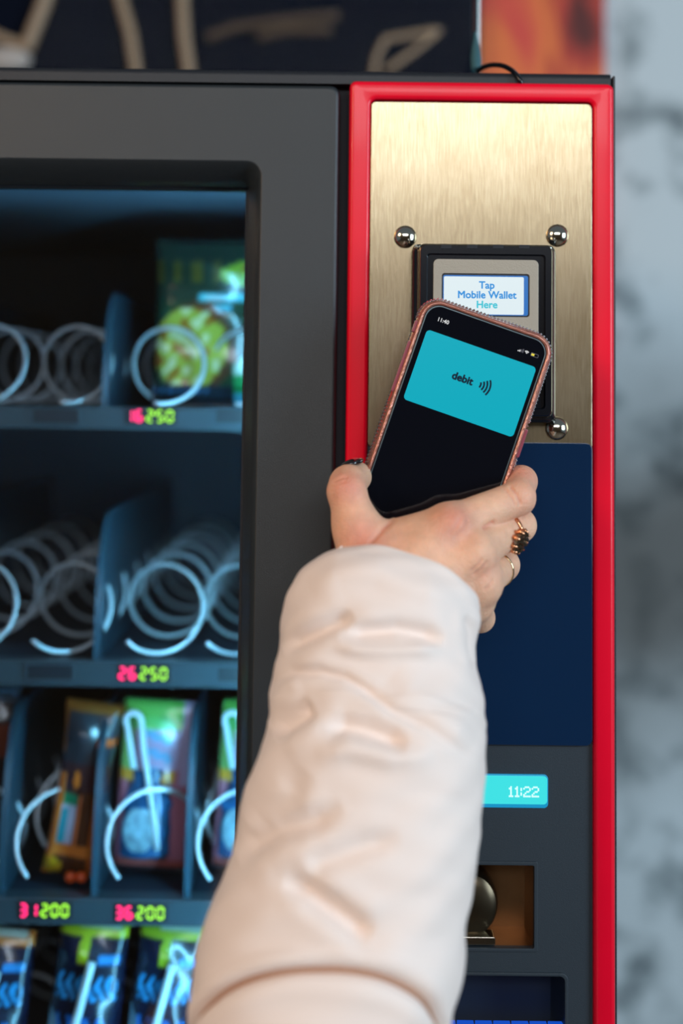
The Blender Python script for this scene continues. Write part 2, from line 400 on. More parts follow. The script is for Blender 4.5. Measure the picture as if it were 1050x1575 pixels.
# charcoal backing panel inside the red border (split around the coin recess and the lower opening)
czx0, czx1, czz0, czz1 = X(640, 1390, 0), X(824, 1390, 0), Z(780, 1461, 0), Z(780, 1327, 0)
lx0, lx1, lz1 = X(600, 1540, 0), X(870, 1540, 0), Z(780, 1498, 0); lz0 = lz1 - 0.10
b = B()
pz1 = Z(740, 679, 0) + 0.004
yp0, yp1 = -0.0005, 0.012
b.box(ix0 - .001, czx0, yp0, yp1, lz1, pz1); b.box(czx1, ix1 + .001, yp0, yp1, lz1, pz1)
b.box(czx0, czx1, yp0, yp1, czz1, pz1); b.box(czx0, czx1, yp0, yp1, lz1, czz0)
b.box(ix0 - .001, lx0, yp0, yp1, lz0, lz1); b.box(lx1, ix1 + .001, yp0, yp1, lz0, lz1); b.box(ix0 - .001, ix1 + .001, yp0, yp1, 0.14, lz0)
lower = b.out('lower_panel', M['plastic'], vm, smooth=False)
# steel plate
sx0, sx1, sz1 = X(567, 500, 0), X(909, 500, 0), Z(740, 159, 0); sz0 = Z(740, 690, 0)
b = B(); slab(b, sx0, sx1, sz0, sz1, -0.003, 0.011, .003, .0006)
b.out('steel_plate', M['steel'], vm, label='brushed steel plate')
# navy panel
b = B(); slab(b, X(572, 900, 0), X(909, 900, 0), Z(740, 1143, 0), Z(740, 679, 0), -0.0044, 0.0, .004, .0006)
b.out('navy_panel', M['navy'], vm, label='dark navy glossy panel')
# domed bolts
for (px, py) in ((623, 364), (857, 362), (856, 659), (628, 655)):
    c = at(px, py, -0.004); R = 0.0068; b = B(); rs = []
    for k in range(9):
        a = pi / 2 * k / 8 * 0.97
        rs.append([(c.x + R * cos(a) * cos(2 * pi * i / 28), -0.0029 - 0.0048 * sin(a), c.z + R * cos(a) * sin(2 * pi * i / 28)) for i in range(28)])
    b.rings(rs); b.out('bolt', M['chrome'], vm, angle=180)

# ---- card reader
cr = B()
qx0, qx1, qz0, qz1 = X(632, 500, -.012), X(855, 500, -.012), Z(745, 650, -.02), Z(745, 373, -.02)
rs = [rr(qx0, qx1, qz0, qz1, .005, -0.0028, 8), rr(qx0, qx1, qz0, qz1, .005, -0.010, 8), rr(qx0 + .0006, qx1 - .0006, qz0 + .0006, qz1 - .0006, .0045, -0.0125, 8),
      rr(qx0 + .0028, qx1 - .0028, qz0 + .0028, qz1 - .0012, .004, -0.0145, 8), rr(qx0 + .0034, qx1 - .0034, qz0 + .0034, qz1 - .0014, .004, -0.0235, 8),
      rr(qx0 + .0046, qx1 - .0046, qz0 + .0046, qz1 - .0026, .0035, -0.0258, 8), rr(qx0 + .0080, qx1 - .0080, qz0 + .0080, qz1 - .0072, .002, -0.0258, 8),
      rr(qx0 + .0088, qx1 - .0088, qz0 + .0088, qz1 - .0080, .0018, -0.0238, 8)]
cr.rings(rs)
rd = cr.out('card_reader', M['black_gloss'], vm, label='black glossy contactless card reader with small lit screen', angle=40)
YR = -0.0250
fx0, fx1, fz1 = X(666, 450, YR), X(828, 450, YR), Z(747, 399, YR)
px0, px1, pz0_, pz1_ = X(679, 455, YR), X(814, 455, YR), Z(747, 487, YR), Z(747, 421, YR)
b = B(); frame(b, (fx0, fx1, fz1 - 0.062, fz1), (px0, px1, pz0_, pz1_), YR, -0.0237, .003, .0016, .0003)
b.out('faceplate', M['face'], rd, label='grey metal faceplate')
b = B()
b.box(px0 - .0005, px1 + .0005, -0.0239, -0.0236, pz0_ - .0005, pz1_ + .0005, 2)
slab(b, px0 + .0008, px1 - .0007, pz0_ + .0008, pz1_ - .0009, -0.0241, -0.0239, .0012, .0001, 1)
slab(b, px0 + .0013, px1 - .0032, pz0_ + .0013, pz1_ - .0017, -0.0243, -0.02415, .0008, .00005, 0)
b.out('display', [M['lcd'], M['lcdedge'], M['lcdblack']], rd)
for body, py, mm, sz in (('Tap', 439, 'text_blue', .0059), ('Mobile Wallet', 454, 'text_blue', .0059), ('Here', 469, 'text_teal', .0059)):
    p = at(748.5, py, -0.0245); text(body, 'lettering', sz, M[mm], rd, (p.x, -0.02445, p.z), bold=0.00017, ext=.00005)
for k in range(4):
    p = at(686 + 40 * k, 379, -0.0258); b = B(); b.box(p.x - .003, p.x + .003, -0.0262, -0.0256, p.z - .0012, p.z + .0008); b.out('notch', M['gap'], rd, smooth=False)

# ---- teal display 11:22
tx0, tx1, tz0, tz1 = X(600, 1215, 0), X(842, 1215, 0), Z(780, 1241, 0), Z(780, 1190, 0)
b = B()
slab(b, tx0, tx1, tz0, tz1, -0.0022, 0.004, .0025, .0005, 1)
slab(b, tx0 + .0006, tx1 - .0006, tz0 + .0022, tz1 - .0006, -0.0026, -0.002, .0022, .0002, 0)
dsp = b.out('status_display', [M['cyan'], M['cyan_edge']], vm, label='lit turquoise display')
# dotted digits
FONT = {'1': ["00100", "01100", "00100", "00100", "00100", "00100", "01110"], '2': ["01110", "10001", "00001", "00110", "01000", "10000", "11111"], ':': ["0", "1", "1", "0", "1", "1", "0"]}
b = B(); c0 = at(780, 1209.5, -.003); u = 0.00086; x = c0.x
for ch in '11:22':
    g = FONT[ch]; x += .6 * u if ch == ':' else 0
    for r_, row in enumerate(g):
        for q, v in enumerate(row):
            if v == '1': b.box(x + q * u, x + (q + 1) * u, -0.0029, -0.0025, c0.z - (r_ + 1) * u, c0.z - r_ * u)
    x += 1.9 * u if ch == ':' else (4.1 * u if ch == '1' else 5.6 * u)
b.out('digits', M['cyan_text'], dsp, smooth=False)

# ---- coin return recess
b = B()
def recess(b, x0, x1, z0, z1, y0, dep, ins, mi=0):
    A = [(x0, y0, z0), (x1, y0, z0), (x1, y0, z1), (x0, y0, z1)]
    C = [(x0 + ins, y0 + dep, z0 + ins), (x1 - ins, y0 + dep, z0 + ins), (x1 - ins, y0 + dep, z1 - ins), (x0 + ins, y0 + dep, z1 - ins)]
    b.rings([A, C], cap0=False, mi=mi)
recess(b, czx0, czx1, czz0, czz1, 0.0, 0.03, 0.003)
cup = b.out('coin_return', M['bronze'], vm, label='recessed brown metal coin return', smooth=False)
b = B(); frame(b, (czx0 - .001, czx1 + .001, czz0 - .001, czz1 + .001), (czx0 + .0012, czx1 - .0012, czz0 + .0012, czz1 - .0012), -0.0012, 0.004, .0015, .001, .0004); b.out('rim', M['plastic'], cup)
c = at(723, 1392, 0.012); b = B(); rs = []
for (r_, y_) in ((0.0001, 0.008), (0.011, 0.0085), (0.015, 0.011), (0.0165, 0.016), (0.0165, 0.0295)):
    rs.append([(c.x + r_ * cos(2 * pi * i / 36), y_, c.z + r_ * 1.15 * sin(2 * pi * i / 36)) for i in range(36)])
b.rings(rs); b.out('flap', M['bronze_dark'], cup, label='round brown metal flap')
c = at(735, 1443, 0.006); b = B(); slab(b, c.x - .02, c.x + .0095, c.z - .0022, c.z + .0022, 0.001, 0.014, .001, .0005); b.out('lever', M['chrome'], cup)
c = at(765, 1450, 0.006); b = B(); b.box(c.x - .014, c.x + .014, 0.002, 0.029, c.z - .0025, c.z - .0015); b.out('ledge', M['chrome'], cup, smooth=False)
# ---- lower bill opening
b = B(); recess(b, lx0, lx1, lz0, lz1, 0.0, 0.035, 0.004)
bill = b.out('bill_slot', M['slot'], vm, label='dark recessed bill slot', smooth=False)
b = B(); frame(b, (lx0 - .0012, lx1 + .0012, lz0, lz1 + .0012), (lx0 + .0008, lx1 - .0008, lz0 + .002, lz1 - .0008), -0.0014, 0.004, .004, .003, .0005); b.out('rim', M['plastic'], bill)
c = at(745, 1581, 0.004); b = B()
for k in range(7): b.box(c.x - .026 + k * .0105, c.x - .0165 + k * .0105, 0.004, 0.010, c.z - .012, c.z + .0018)
b.out('light_bar', M['blue_led'], bill, label='blue lit bar', smooth=False)

# ------------------------------------------------------------------ inside the window
YL = 0.155                                     # front face of the tray lips
inx1 = X(418, 700, 0.05)
b = B(); b.box(xl + .0205, xl + .03, 0.06, 0.69, 0.5, 1.70); b.box(inx1, inx1 + .006, 0.051, 0.69, 0.5, 1.70)
b.box(xl + .03, inx1, 0.66, 0.69, 0.5, 1.70); b.box(xl + .03, inx1, 0.052, 0.69, 1.69, 1.70); b.box(xl + .03, inx1, 0.052, 0.69, 0.49, 0.5)
b.out('inner_lining', M['inner'], vm, smooth=False)
sxp = X(401, 700, 0.06)
b = B(); b.box(sxp, sxp + 0.012, 0.056, 0.062, 0.66, wz1 - 0.01); b.out('led_strip', M['strip'], vm, label='cold blue light strip', smooth=False)

def helix(c, R, y0, y1, pitch, a0, sgn, r=0.0016):
    P = []; turns = (y1 - y0) / pitch; n = int(turns * 36)
    for k in range(n + 1):
        t = k / 36; a = a0 + sgn * 2 * pi * t
        P.append((c.x + R * cos(a), y0 + pitch * t, c.z + R * sin(a)))
    return P

SEG = {'0': 'abcdef', '1': 'bc', '2': 'abged', '3': 'abgcd', '4': 'fgbc', '5': 'afgcd', '6': 'afgedc'}
def digits(b, s, x, z, y, w, h, t, pitch, mi):
    for ch in s:
        for g in SEG[ch]:
            if g in 'agd':
                zz = {'a': h / 2, 'g': 0, 'd': -h / 2}[g]; b.box(x - w / 2 + t * .6, x + w / 2 - t * .6, y - .0004, y, z + zz - t / 2, z + zz + t / 2, mi)
            else:
                xx = w / 2 if g in 'bc' else -w / 2; zz = h / 4 if g in 'bf' else -h / 4
                b.box(x + xx - t / 2, x + xx + t / 2, y - .0004, y, z + zz - h / 4 + t * .5, z + zz + h / 4 - t * .5, mi)
        x += pitch
    return x

def tray(pyt, pyb, coils, R, dividers, prices, slots, sgn, a0, pitch, dz_div, lab, ys=.012):
    zt, zb = Z(200, pyt, YL), Z(200, pyb, YL)
    x0, x1 = xl + 0.031, inx1 - 0.001
    b = B(); slab(b, x0, x1, zb, zt, YL, YL + .004, .001, .0006)
    b.box(x0, x1, YL + .003, 0.62, zb - .001, zb + .0008); 
    b.box(x0, x1, YL + .0035, YL + .02, zt - .0015, zt - .0003)
    tr = b.out('tray', M['lip'], vm, label=lab, smooth=False)
    B().box(x0, x1, YL + .02, 0.62, zt - .0040, zt - .0028).out('tray_floor', M['tray'], tr, smooth=False)
    for (px, py) in coils:
        c = at(px, py, YL + .012); c.z = zt + R + 0.0022
        b = B(); b.tube(helix(c, R, YL + ys, 0.60, pitch, a0, sgn), 0.00165, 8); b.out('coil', M['wire'], tr, angle=180)
    for (px, py) in dividers:
        xd = X(px, py, YL + .01); ring = []
        pr = [(0.62, zt - .002), (YL + .006, zt - .002)] + [(YL + .006 + 0.05 * (1 - cos(a)) , zt + dz_div * sin(a)) for a in [pi / 2 * k / 10 for k in range(1, 11)]] + [(0.62, zt + dz_div)]
        b = B(); b.rings([[(xd + s_, p[0], p[1]) for p in pr] for s_ in (-.0009, .0009)])
        b.rings([[(xd + s_ , p[0] - .0008, p[1]) for p in pr[1:12]] + [(xd + s_, p[0] + .0016, p[1]) for p in pr[1:12][::-1]] for s_ in (-.0022, .0026)])
        b.out('tray_divider', M['divider'], tr, angle=30)
    for (px, py, a, c_) in prices:
        p = at(px, py, YL - .001); b = B()
        slab(b, p.x - .0185, p.x + .0185, p.z - .0058, p.z + .0058, YL - .0012, YL + .001, .001, .0003, 0)
        xx = digits(b, a, p.x - .0150, p.z, YL - .0013, .0040, .0076, .0011, .0068, 1)
        digits(b, c_, xx + .0008, p.z, YL - .0013, .0040, .0076, .0011, .0068, 2)
        b.out('price_display', [M['slot'], M['led_red'], M['led_green']], tr, smooth=False)
    for (px, py) in slots:
        p = at(px, py, YL - .001); b = B(); frame(b, (p.x - .0172, p.x + .0172, p.z - .0058, p.z + .0058), (p.x - .0155, p.x + .0155, p.z - .0046, p.z + .0046), YL - .0014, YL + .001, .001, .0006, .0003)
        b.box(p.x - .0156, p.x + .0156, YL - .0008, YL - .0002, p.z - .0047, p.z + .0047, 1); b.out('label_slot', [M['lip'], M['slot']], tr, smooth=False)
    return tr, zt
PW = 0.0
t1, zt1 = tray(626, 660, [(-176, 552), (-30, 552), (105, 552), (250, 552), (377, 552)], 0.0275, [(163, 560), (-110, 560)],
     [(232, 640, '16', '250')], [(85, 640), (367, 640)], 1, radians(258), 0.07, 0.083, 'top grey shelf tray showing price 16 250')
t2, zt2 = tray(1018, 1056, [(-195, 940), (-52, 940), (98, 940), (243, 940), (366, 940)], 0.0285, [(152, 900), (-115, 900)],
     [(222, 1036, '26', '250')], [(76, 1034), (370, 1038)], 1, radians(222), 0.076, 0.098, 'middle grey shelf tray showing price 26 250')
t3, zt3 = tray(1384, 1424, [(-190, 1285), (-50, 1285), (90, 1285), (230, 1285), (371, 1285)], 0.0305, [(148, 1300), (290, 1300), (5, 1300), (-120, 1300)],
     [(70, 1400, '31', '200'), (217, 1404, '36', '200')], [], -1, radians(228), 0.07, 0.12, 'lower grey shelf tray showing prices 31 200 and 36 200')
t4, zt4 = tray(1740, 1780, [(-120, 1620), (10, 1620), (140, 1620), (262, 1620), (385, 1620)], 0.028, [(75, 1600), (200, 1600), (325, 1600)], [], [], 1, radians(222), 0.07, 0.09,
     'bottom grey shelf tray below the frame edge', ys=.07)

# ------------------------------------------------------------------ goods
def pouch(px0, px1, py0, py1, y, thick, colf, name, label, cat, tilt=0.0, lean=0.0, zbase=None, group=None, nx=34, nz=46, shape=None, crimp=True):
    """a filled film pouch; colf(u,v) -> colour, u,v in 0..1 from bottom left"""
    cx, cy = (px0 + px1) / 2, (py0 + py1) / 2
    a, b_, c_, d_ = at(px0, cy, y), at(px1, cy, y), at(cx, py1, y), at(cx, py0, y)
    w = b_.x - a.x; h = d_.z - c_.z; mid = (a.x + b_.x) / 2; zb = c_.z if zbase is None else zbase
    rt = root(name, (mid, y, zb), label, cat, group)
    V = []; Cc = []; Fs = []
    for side in (0, 1):
        for j in range(nz + 1):
            for i in range(nx + 1):
                u, v = i / nx, j / nz
                e = max(0, 1 - abs(2 * u - 1) ** 3.2) ** .5 * max(0, min(1, v * 9)) ** .5 * max(0, min(1, (1 - v) * 6)) ** .5
                wob = 0.0014 * sin(9 * u + 5 * v) * e + 0.001 * sin(23 * v + 4 * u) * e
                t = (thick / 2 * e + wob) if side == 0 else -(thick / 2 * e)
                zz = v * h; xx = (u - .5) * w * (shape(v) if shape else 1)
                if crimp and (v > .94 or v < .04): t += 0.0005 * sin(u * nx * pi)
                xr_ = xx * cos(tilt) + zz * sin(tilt); zr = -xx * sin(tilt) + zz * cos(tilt)
                V.append((mid + xr_, y - t + lean * v, zb + zr)); Cc.append(lin(colf(u, v)))
    n = (nx + 1) * (nz + 1)
    for side in (0, 1):
        for j in range(nz):
            for i in range(nx):
                q = side * n + j * (nx + 1) + i; Fs.append((q, q + 1, q + nx + 2, q + nx + 1))
    for j in range(nz):
        for i in (0, nx):
            q = j * (nx + 1) + i; Fs.append((q, q + nx + 1, n + q + nx + 1, n + q))
    for i in range(nx):
        for j in (0, nz):
            q = j * (nx + 1) + i; Fs.append((q, q + 1, n + q + 1, n + q))
    o = mk('film', V, Fs, M['print'], rt, cols=Cc, angle=180)
    return rt, o

def blob(u, v, cu, cv, ru, rv): return ((u - cu) / ru) ** 2 + ((v - cv) / rv) ** 2
def col_noodle(u, v):
    c = (24, 66, 44)
    if v > .62: c = (30, 58, 46)
    if v > .72 and u < .58 and sin(u * 40) > .1 and v < .86: c = (96, 84, 34)
    if blob(u, v, .95, .78, .42, .09) < 1: c = (170, 190, 50)
    if blob(u, v, 1.0, .82, .28, .06) < 1: c = (190, 90, 40)
    if blob(u, v, .98, .88, .25, .05) < 1: c = (120, 150, 220)
    if .61 < v < .66 and u > .38: c = (80, 200, 215)
    if .565 < v < .59 and .38 < u < .62: c = (70, 190, 210)
    if blob(u, v, .30, .34, .30, .24) < 1:
        c = (178, 184, 70)
        k = sin(u * 31 + 3 * sin(v * 17)) + sin(v * 37 + 2 * sin(u * 23))
        if k > .8: c = (226, 226, 170)
        if k < -1.0: c = (160, 92, 24)
    elif blob(u, v, .34, .34, .33, .27) < 1: c = (92, 60, 40)
    if v < .12: c = (20, 44, 58)
    if .07 < v < .1 and u < .5 and sin(u * 90) > -.2: c = (60, 130, 180)
    if u > .66 and v < .42: 
        c = (120, 110, 104)
        if abs(v - .2 - (u - .66) * .6) < .04 or abs(v - .13 - (u - .66) * .7) < .03: c = (205, 235, 215)
        if blob(u, v, .70, .12, .10, .06) < 1: c = (20, 160, 90)
        if v < .07: c = (80, 190, 220)
    return c
pouch(236, 430, 350, 606, 0.23, 0.03, col_noodle, 'snack_pouch', 'dark green pouch with yellow food picture behind the wire coil on top shelf', 'snack pouch', zbase=zt1 + .001, shape=lambda v: 1 - .04 * sin(pi * v))

def col_amber(u, v):
    c = (84, 46, 22)
    if v > .66: c = (46, 50, 58)
    if v > .95 or (u < .1 and v > .7): c = (140, 90, 34)
    if .78 < v < .82 and u > .7: c = (220, 100, 30)
    if .66 > v > .5: c = (60, 34, 40)
    if blob(u, v, .42, .57, .07, .05) < 1: c = (220, 120, 40)
    if u < .18 and v < .6: c = (232, 136, 50)
    if .9 > u > .8 and v < .5: c = (220, 110, 40)
    if .14 < v < .2: c = (226, 130, 48)
    if blob(u, v, .15, .07, .22, .05) < 1: c = (226, 180, 30)
    if .2 < v < .5 and .2 < u < .5:
        c = (20, 150, 100) if v > .42 else (190, 200, 226)
        if u < .33 and v < .4: c = (20, 160, 180)
    if .2 < v < .48 and .5 < u < .58: c = (226, 130, 80)
    return c
am, _ = pouch(62, 158, 1092, 1362, 0.20, 0.03, col_amber, 'drink_pouch', 'amber brown pouch with green and white label leaning inside third shelf coil', 'drink pouch', tilt=0.13, zbase=zt3 + .002, shape=lambda v: .92 - .18 * sin(pi * v * .9) + .1 * v)
for (px, py) in ((108, 1372), (125, 1364)):
    p = at(px, py, YL + .03); b = B(); b.ball((p.x, p.y, zt3 + .0052), .0042, 7)
    o = b.out('wrapped_sweet', mat('orange_sweet', (240, 90, 30), .25, coat=.6), None, angle=180)
    o['label'] = 'small round orange sweet on third shelf tray, ' + ('nearer the pouch' if px > 110 else 'left one of the two'); o['category'] = 'sweet'; o['group'] = 'orange sweets on the third shelf'

def col_toy(u, v):
    c = (92, 60, 66)
    if v > .9: c = (110, 190, 90)
    elif v > .84: c = (110, 200, 110)
    elif v > .6:
        c = (190, 160, 190)
        if .35 < u < .7 and sin(v * 60 + u * 8) > 0: c = (110, 170, 210)
        if u < .2: c = (140, 190, 110)
    elif v > .54 and u < .75: c = (226, 160, 50)
    elif u > .72 or u < .12: c = (196, 120, 140)
    if u > .8 and v > .5: c = (206, 190, 225)
    if v < .07: c = (186, 92, 84)
    if v < .03: c = (40, 46, 56)
    return c
def toy(px0, px1, label):
    rt, f = pouch(px0, px1, 1078, 1340, 0.215, 0.02, col_toy, 'toy_sweet_pack', label, 'sweet pack', tilt=0.05, zbase=zt3 + .002, group='striped sweet packs with bent straws on the third shelf')
    s = (px1 - px0) / 115.0; 
    def q(px, py): 
        p = at(px0 + px * 1.0, py, 0.194); return (p.x, 0.194, p.z)
    b = B(); P = []
    P += [q(30, 1182)] + [q(20 + 11 * 0, 1120)]
    for k in range(9):
        a = pi - pi * k / 8; P.append(q(29 + 12 * cos(a), 1108 - 12 * sin(a)))
    P += [q(45, 1150), q(54, 1215), q(62, 1270), q(66, 1306)]
    b.tube(P, .0021, 10); b.out('straw', M['straw'], rt, angle=180, label='pale bent straw')
    # blue bottle
    c = at(px0 + 46, 1250, 0.2); b = B(); rs = []
    zb, zt_ = Z(px0 + 40, 1320, 0.2), Z(px0 + 40, 1186, 0.2)
    for (v, r_) in ((0, .016), (.02, .018), (.3, .0185), (.5, .0165), (.62, .0185), (.8, .0125), (.86, .0105), (1, .0115), (1, .009)):
        rs.append([(c.x + r_ * cos(2 * pi * i / 24) + .002 * v, .206 + .5 * r_ * sin(2 * pi * i / 24), zb + (zt_ - zb) * v) for i in range(24)])
    b.rings(rs); b.out('bottle', mat('blue_bottle_plastic', (40, 110, 165), .2, coat=.6, noise=(90, .6, (1, 1, 1))), rt, angle=50, label='small blue bottle')
    b = B(); b.ball((c.x - .003, .1955, zb + (zt_ - zb) * .34), .014, 8, sc=(.85, .12, 1.15)); b.out('bottle_label', mat('pale_blue_label', (140, 180, 196), .4, noise=(150, .5, (1, 1, 1))), rt, angle=180)
toy(176, 292, 'striped sweet pack with blue bottle above price 36 200')
toy(328, 444, 'striped sweet pack cut off by the door frame, rightmost on third shelf')

def col_dark(top, strong):
    def f(u, v):
        c = (12, 24, 48)
        if v > .965: c = (190, 205, 190) if .3 < u < .9 else top
        elif v > .93: c = top
        elif .36 < u - (v - .93) * .2 < .50 and v > .80 and strong: c = top
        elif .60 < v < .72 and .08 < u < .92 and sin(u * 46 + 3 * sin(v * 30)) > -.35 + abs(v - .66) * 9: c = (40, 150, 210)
        elif .79 < v < .83 and .62 < u < .92: c = (40, 140, 210)
        elif v < .52 and .1 < u < .85 and sin(u * 30 + v * 22) > 0: c = (24, 110, 190)
        return c
    return f
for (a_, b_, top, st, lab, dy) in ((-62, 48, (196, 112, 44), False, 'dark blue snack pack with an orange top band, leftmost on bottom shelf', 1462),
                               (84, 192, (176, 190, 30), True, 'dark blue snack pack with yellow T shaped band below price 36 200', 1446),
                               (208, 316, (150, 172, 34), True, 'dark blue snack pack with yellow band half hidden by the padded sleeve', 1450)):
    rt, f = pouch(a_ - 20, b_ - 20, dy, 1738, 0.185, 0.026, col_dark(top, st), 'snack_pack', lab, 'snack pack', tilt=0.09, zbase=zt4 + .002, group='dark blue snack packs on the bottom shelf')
    p0, p1 = at(a_ + 57, dy + 34, 0.166), at(a_ + 20, 1620, 0.166)
    b = B(); b.tube([p0.lerp(p1, k / 8) for k in range(9)], .0028, 8); b.out('light_shade_line', M['straw'], rt, angle=180, label='pale light reflection built as a streak')  # pale tube in place of the light strip's reflection on the film
p = at(5, 1150, .22)
pouch(-60, 26, 1100, 1362, 0.24, 0.02, lambda u, v: (110, 50, 34) if (.6 < v < .8 and u > .5) else ((120, 140, 160) if v > .93 and u > .6 else (40, 26, 30)), 'snack_pouch', 'dim brown pouch at the left edge of the third shelf', 'snack pouch', zbase=zt3 + .002)

# ------------------------------------------------------------------ on top of the machine and behind it
xb1 = X(735, 60, 0.10)
gs = root('tinted_screen', ((xl + xb1) / 2, .10, ztop), 'tall black tinted glass screen standing on top of the vending machine', 'glass screen')
B().box(xl - .2, xb1 - .0006, .098, .102, ztop + .0002, ztop + .45).out('glass', M['tinted'], gs, smooth=False)
b = B(); b.box(xb1 - .0007, xb1 + .0012, .0965, .1035, ztop + .0002, ztop + .45); b.out('edge_strip', M['edge'], gs, smooth=False)
bx1 = X(737, 60, 0.7)
o = B().box(-1.6, bx1, .735, .779, 1.62, 2.9).out('black_board', M['black_board'], smooth=False)
o['label'] = 'black board on the wall behind the tinted glass screen'; o['category'] = 'board'
px0_, px1_ = X(737, 60, .76), X(931, 60, .76)
o = B().box(px0_ + .001, px1_, .765, .7795, 1.6, 2.9).out('rust_panel', M['rust'], smooth=False)
o['label'] = 'rust red and orange mottled panel hanging above the payment side'; o['category'] = 'wall panel'
def tubes(pts, r, y, name, label, m, cat='tube'):  # added tubes stand in for blurred tan reflections in the black glass
    b = B(); P = [at(px, py, y) for px, py in pts]
    Q = []
    for i in range(len(P) - 1):
        for k in range(6): Q.append(P[i].lerp(P[i + 1], k / 6))
    Q.append(P[-1]); b.tube(Q, r, 8)
    o = b.out(name, m, None, angle=180); o['label'] = label; o['category'] = cat; return o
tubes([(80, -40), (68, 5), (52, 45), (40, 76)], .008, 0.7270, 'reflection_tube', 'reflection built as a thick tan tube slanting at the top left corner', M['tan'])
tubes([(-30, 45), (10, 62), (42, 72)], .006, 0.7290, 'reflection_tube', 'reflection built as a short tan tube meeting the slanting one at top left', M['tan'])
tubes([(175, -60), (186, 0), (200, 50), (212, 130)], .0062, 0.7288, 'reflection_tube', 'reflection built as a tan tube slanting right behind the black screen', M['tan'])
tubes([(283, -60), (280, 0), (283, 55), (293, 130)], .0066, 0.7284, 'reflection_tube', 'reflection built as an upright tan tube behind the black screen', M['tan'])
tubes([(318, 58), (360, 42), (420, 33), (470, 28), (522, 24)], .0052, 0.7298, 'reflection_tube', 'reflection built as a long curved tan tube lying almost level', M['tan_dim'])
tubes([(396, 56), (440, 46), (510, 46)], .0055, 0.7295, 'reflection_tube', 'reflection built as a short level tan tube below the long curved one', M['tan_dim'])
tubes([(572, 130), (578, 90), (592, 60), (640, 52), (676, 46), (640, 76), (592, 110)], .0034, 0.7316, 'reflection_tube', 'reflection built as a folded tan tube near the screen right edge', M['tan'])
b = B(); P = at(8, 92, .722); b.ball((P.x, P.y, P.z), .026, 10, sc=(1.1, .5, .55)); o = b.out('reflection_patch', M['white_reflection'], angle=180); o['label'] = 'cream reflection built as a pad in the top left corner behind the screen'; o['category'] = 'reflection_patch'  # pale reflection in the glass, built as a solid
# plug and cable
cb = root('power_cable', (X(733, 100, .085), .085, ztop), 'black cable with bluish plug running over the top edge of the machine', 'cable')
p0 = at(732, 108, .07); p1 = at(731, 50, .085)
b = B(); P = [p0.lerp(p1, k / 8) for k in range(9)]; b.tube(P, [.0032, .0036, .0038, .0036, .0033, .0028, .0020, .0014, .0012], 12); b.out('plug', M['plug'], cb, angle=60)
b = B(); P0 = [at(734, 110, .05), at(742, 104, .045), at(756, 100, .03), at(772, 101, .02), at(785, 107, .010), at(794, 115, .001), at(799, 123, -.0012), at(802, 130, -.0005)]
Q = []
for i in range(len(P0) - 1):
    a_, b2, c2, d2 = P0[max(i - 1, 0)], P0[i], P0[i + 1], P0[min(i + 2, len(P0) - 1)]
    for k in range(5):
        t = k / 5; Q.append(0.5 * ((2 * b2) + (c2 - a_) * t + (2 * a_ - 5 * b2 + 4 * c2 - d2) * t * t + (3 * b2 - a_ - 3 * c2 + d2) * t ** 3))
b.tube(Q, .0016, 10); b.out('cord', M['cable'], cb, angle=180)

# ------------------------------------------------------------------ phone
TH = radians(18.65)
YP = -0.052                                           # glass surface
pc = at(688, 685, YP)
ph = root('smartphone', (pc.x, YP, pc.z), 'smartphone in clear rose case showing a turquoise debit card, held to the reader', 'smartphone', roty=TH)
HW, HH = 0.0393, 0.0762
def prr(d, y, r=0.0125, n=12): return rr(-HW + d, HW - d, -HH + d, HH - d, r - d, y, n)
b = B()
rs = [prr(.0036, .0002), prr(.0032, -.0006), prr(.0026, -.0010), prr(.0020, -.0008), prr(.0012, .0004), prr(.0008, .0030), prr(.0002, .0050), prr(.0002, .0082), prr(.0010, .0102), prr(.0030, .0112)]
b.rings(rs, cap0=False); 
case = b.out('case', M['case'], ph, label='clear rose phone case', angle=60)
b = B(); b.rings([prr(.0042, -.00005, .0120), prr(.0036, .0002, .0122), prr(.0034, .0012, .0122), prr(.0034, .0100, .0122)])
body_ = b.out('body', M['screen'], ph, label='black glass phone screen', angle=60)
b = B(); b.rings([prr(.0040, .0000), prr(.0041, -.00035), prr(.0046, -.00035), prr(.0047, .0000)] , cap0=False, cap1=False); b.out('bezel', M['edge'], ph, angle=60)
# rhinestones: two rows round the edge of the case
b = B()
for row, (yy, dd, rad) in enumerate(((.0062, -.0001, .00082), (.0088, .0001, .0008), (.0030, .0004, .0006))):
    ring = prr(dd, yy, n=14); P = [Vector(p) for p in ring]; L = []; P.append(P[0])
    acc = 0.0; step = .0021
    for i in range(len(P) - 1):
        seg = (P[i + 1] - P[i]).length; t = (-acc) % step
        while t < seg:
            L.append(P[i].lerp(P[i + 1], t / seg)); t += step
        acc = (acc + seg) % step
    for p in L:
        if abs(p.x) > HW - .004 and .012 < p.z < .062 and p.x < 0 and row != 1: continue
        if p.x > HW - .004 and .005 < p.z < .026 and row != 1: continue
        b.add([(p.x + rad, p.y, p.z), (p.x - rad, p.y, p.z), (p.x, p.y + rad, p.z), (p.x, p.y - rad, p.z), (p.x, p.y, p.z + rad), (p.x, p.y, p.z - rad)],
              [(0, 2, 4), (2, 1, 4), (1, 3, 4), (3, 0, 4), (2, 0, 5), (1, 2, 5), (3, 1, 5), (0, 3, 5)])
b.out('rhinestones', M['gem'], case, smooth=False, kind='stuff', label='sparkling rhinestone edging')
def sidebtn(x, z0, z1, nm='side_button'):
    b = B(); s = 1 if x > 0 else -1; xx = sorted((x - s * .0016, x + s * .0003)); slab(b, xx[0], xx[1], z0, z1, .0000, .0060, .001, .0005); b.out(nm, M['case_pink'], case)
sidebtn(-HW, .0530, .0600); sidebtn(-HW, .0180, .0480); sidebtn(HW, .0065, .0230)
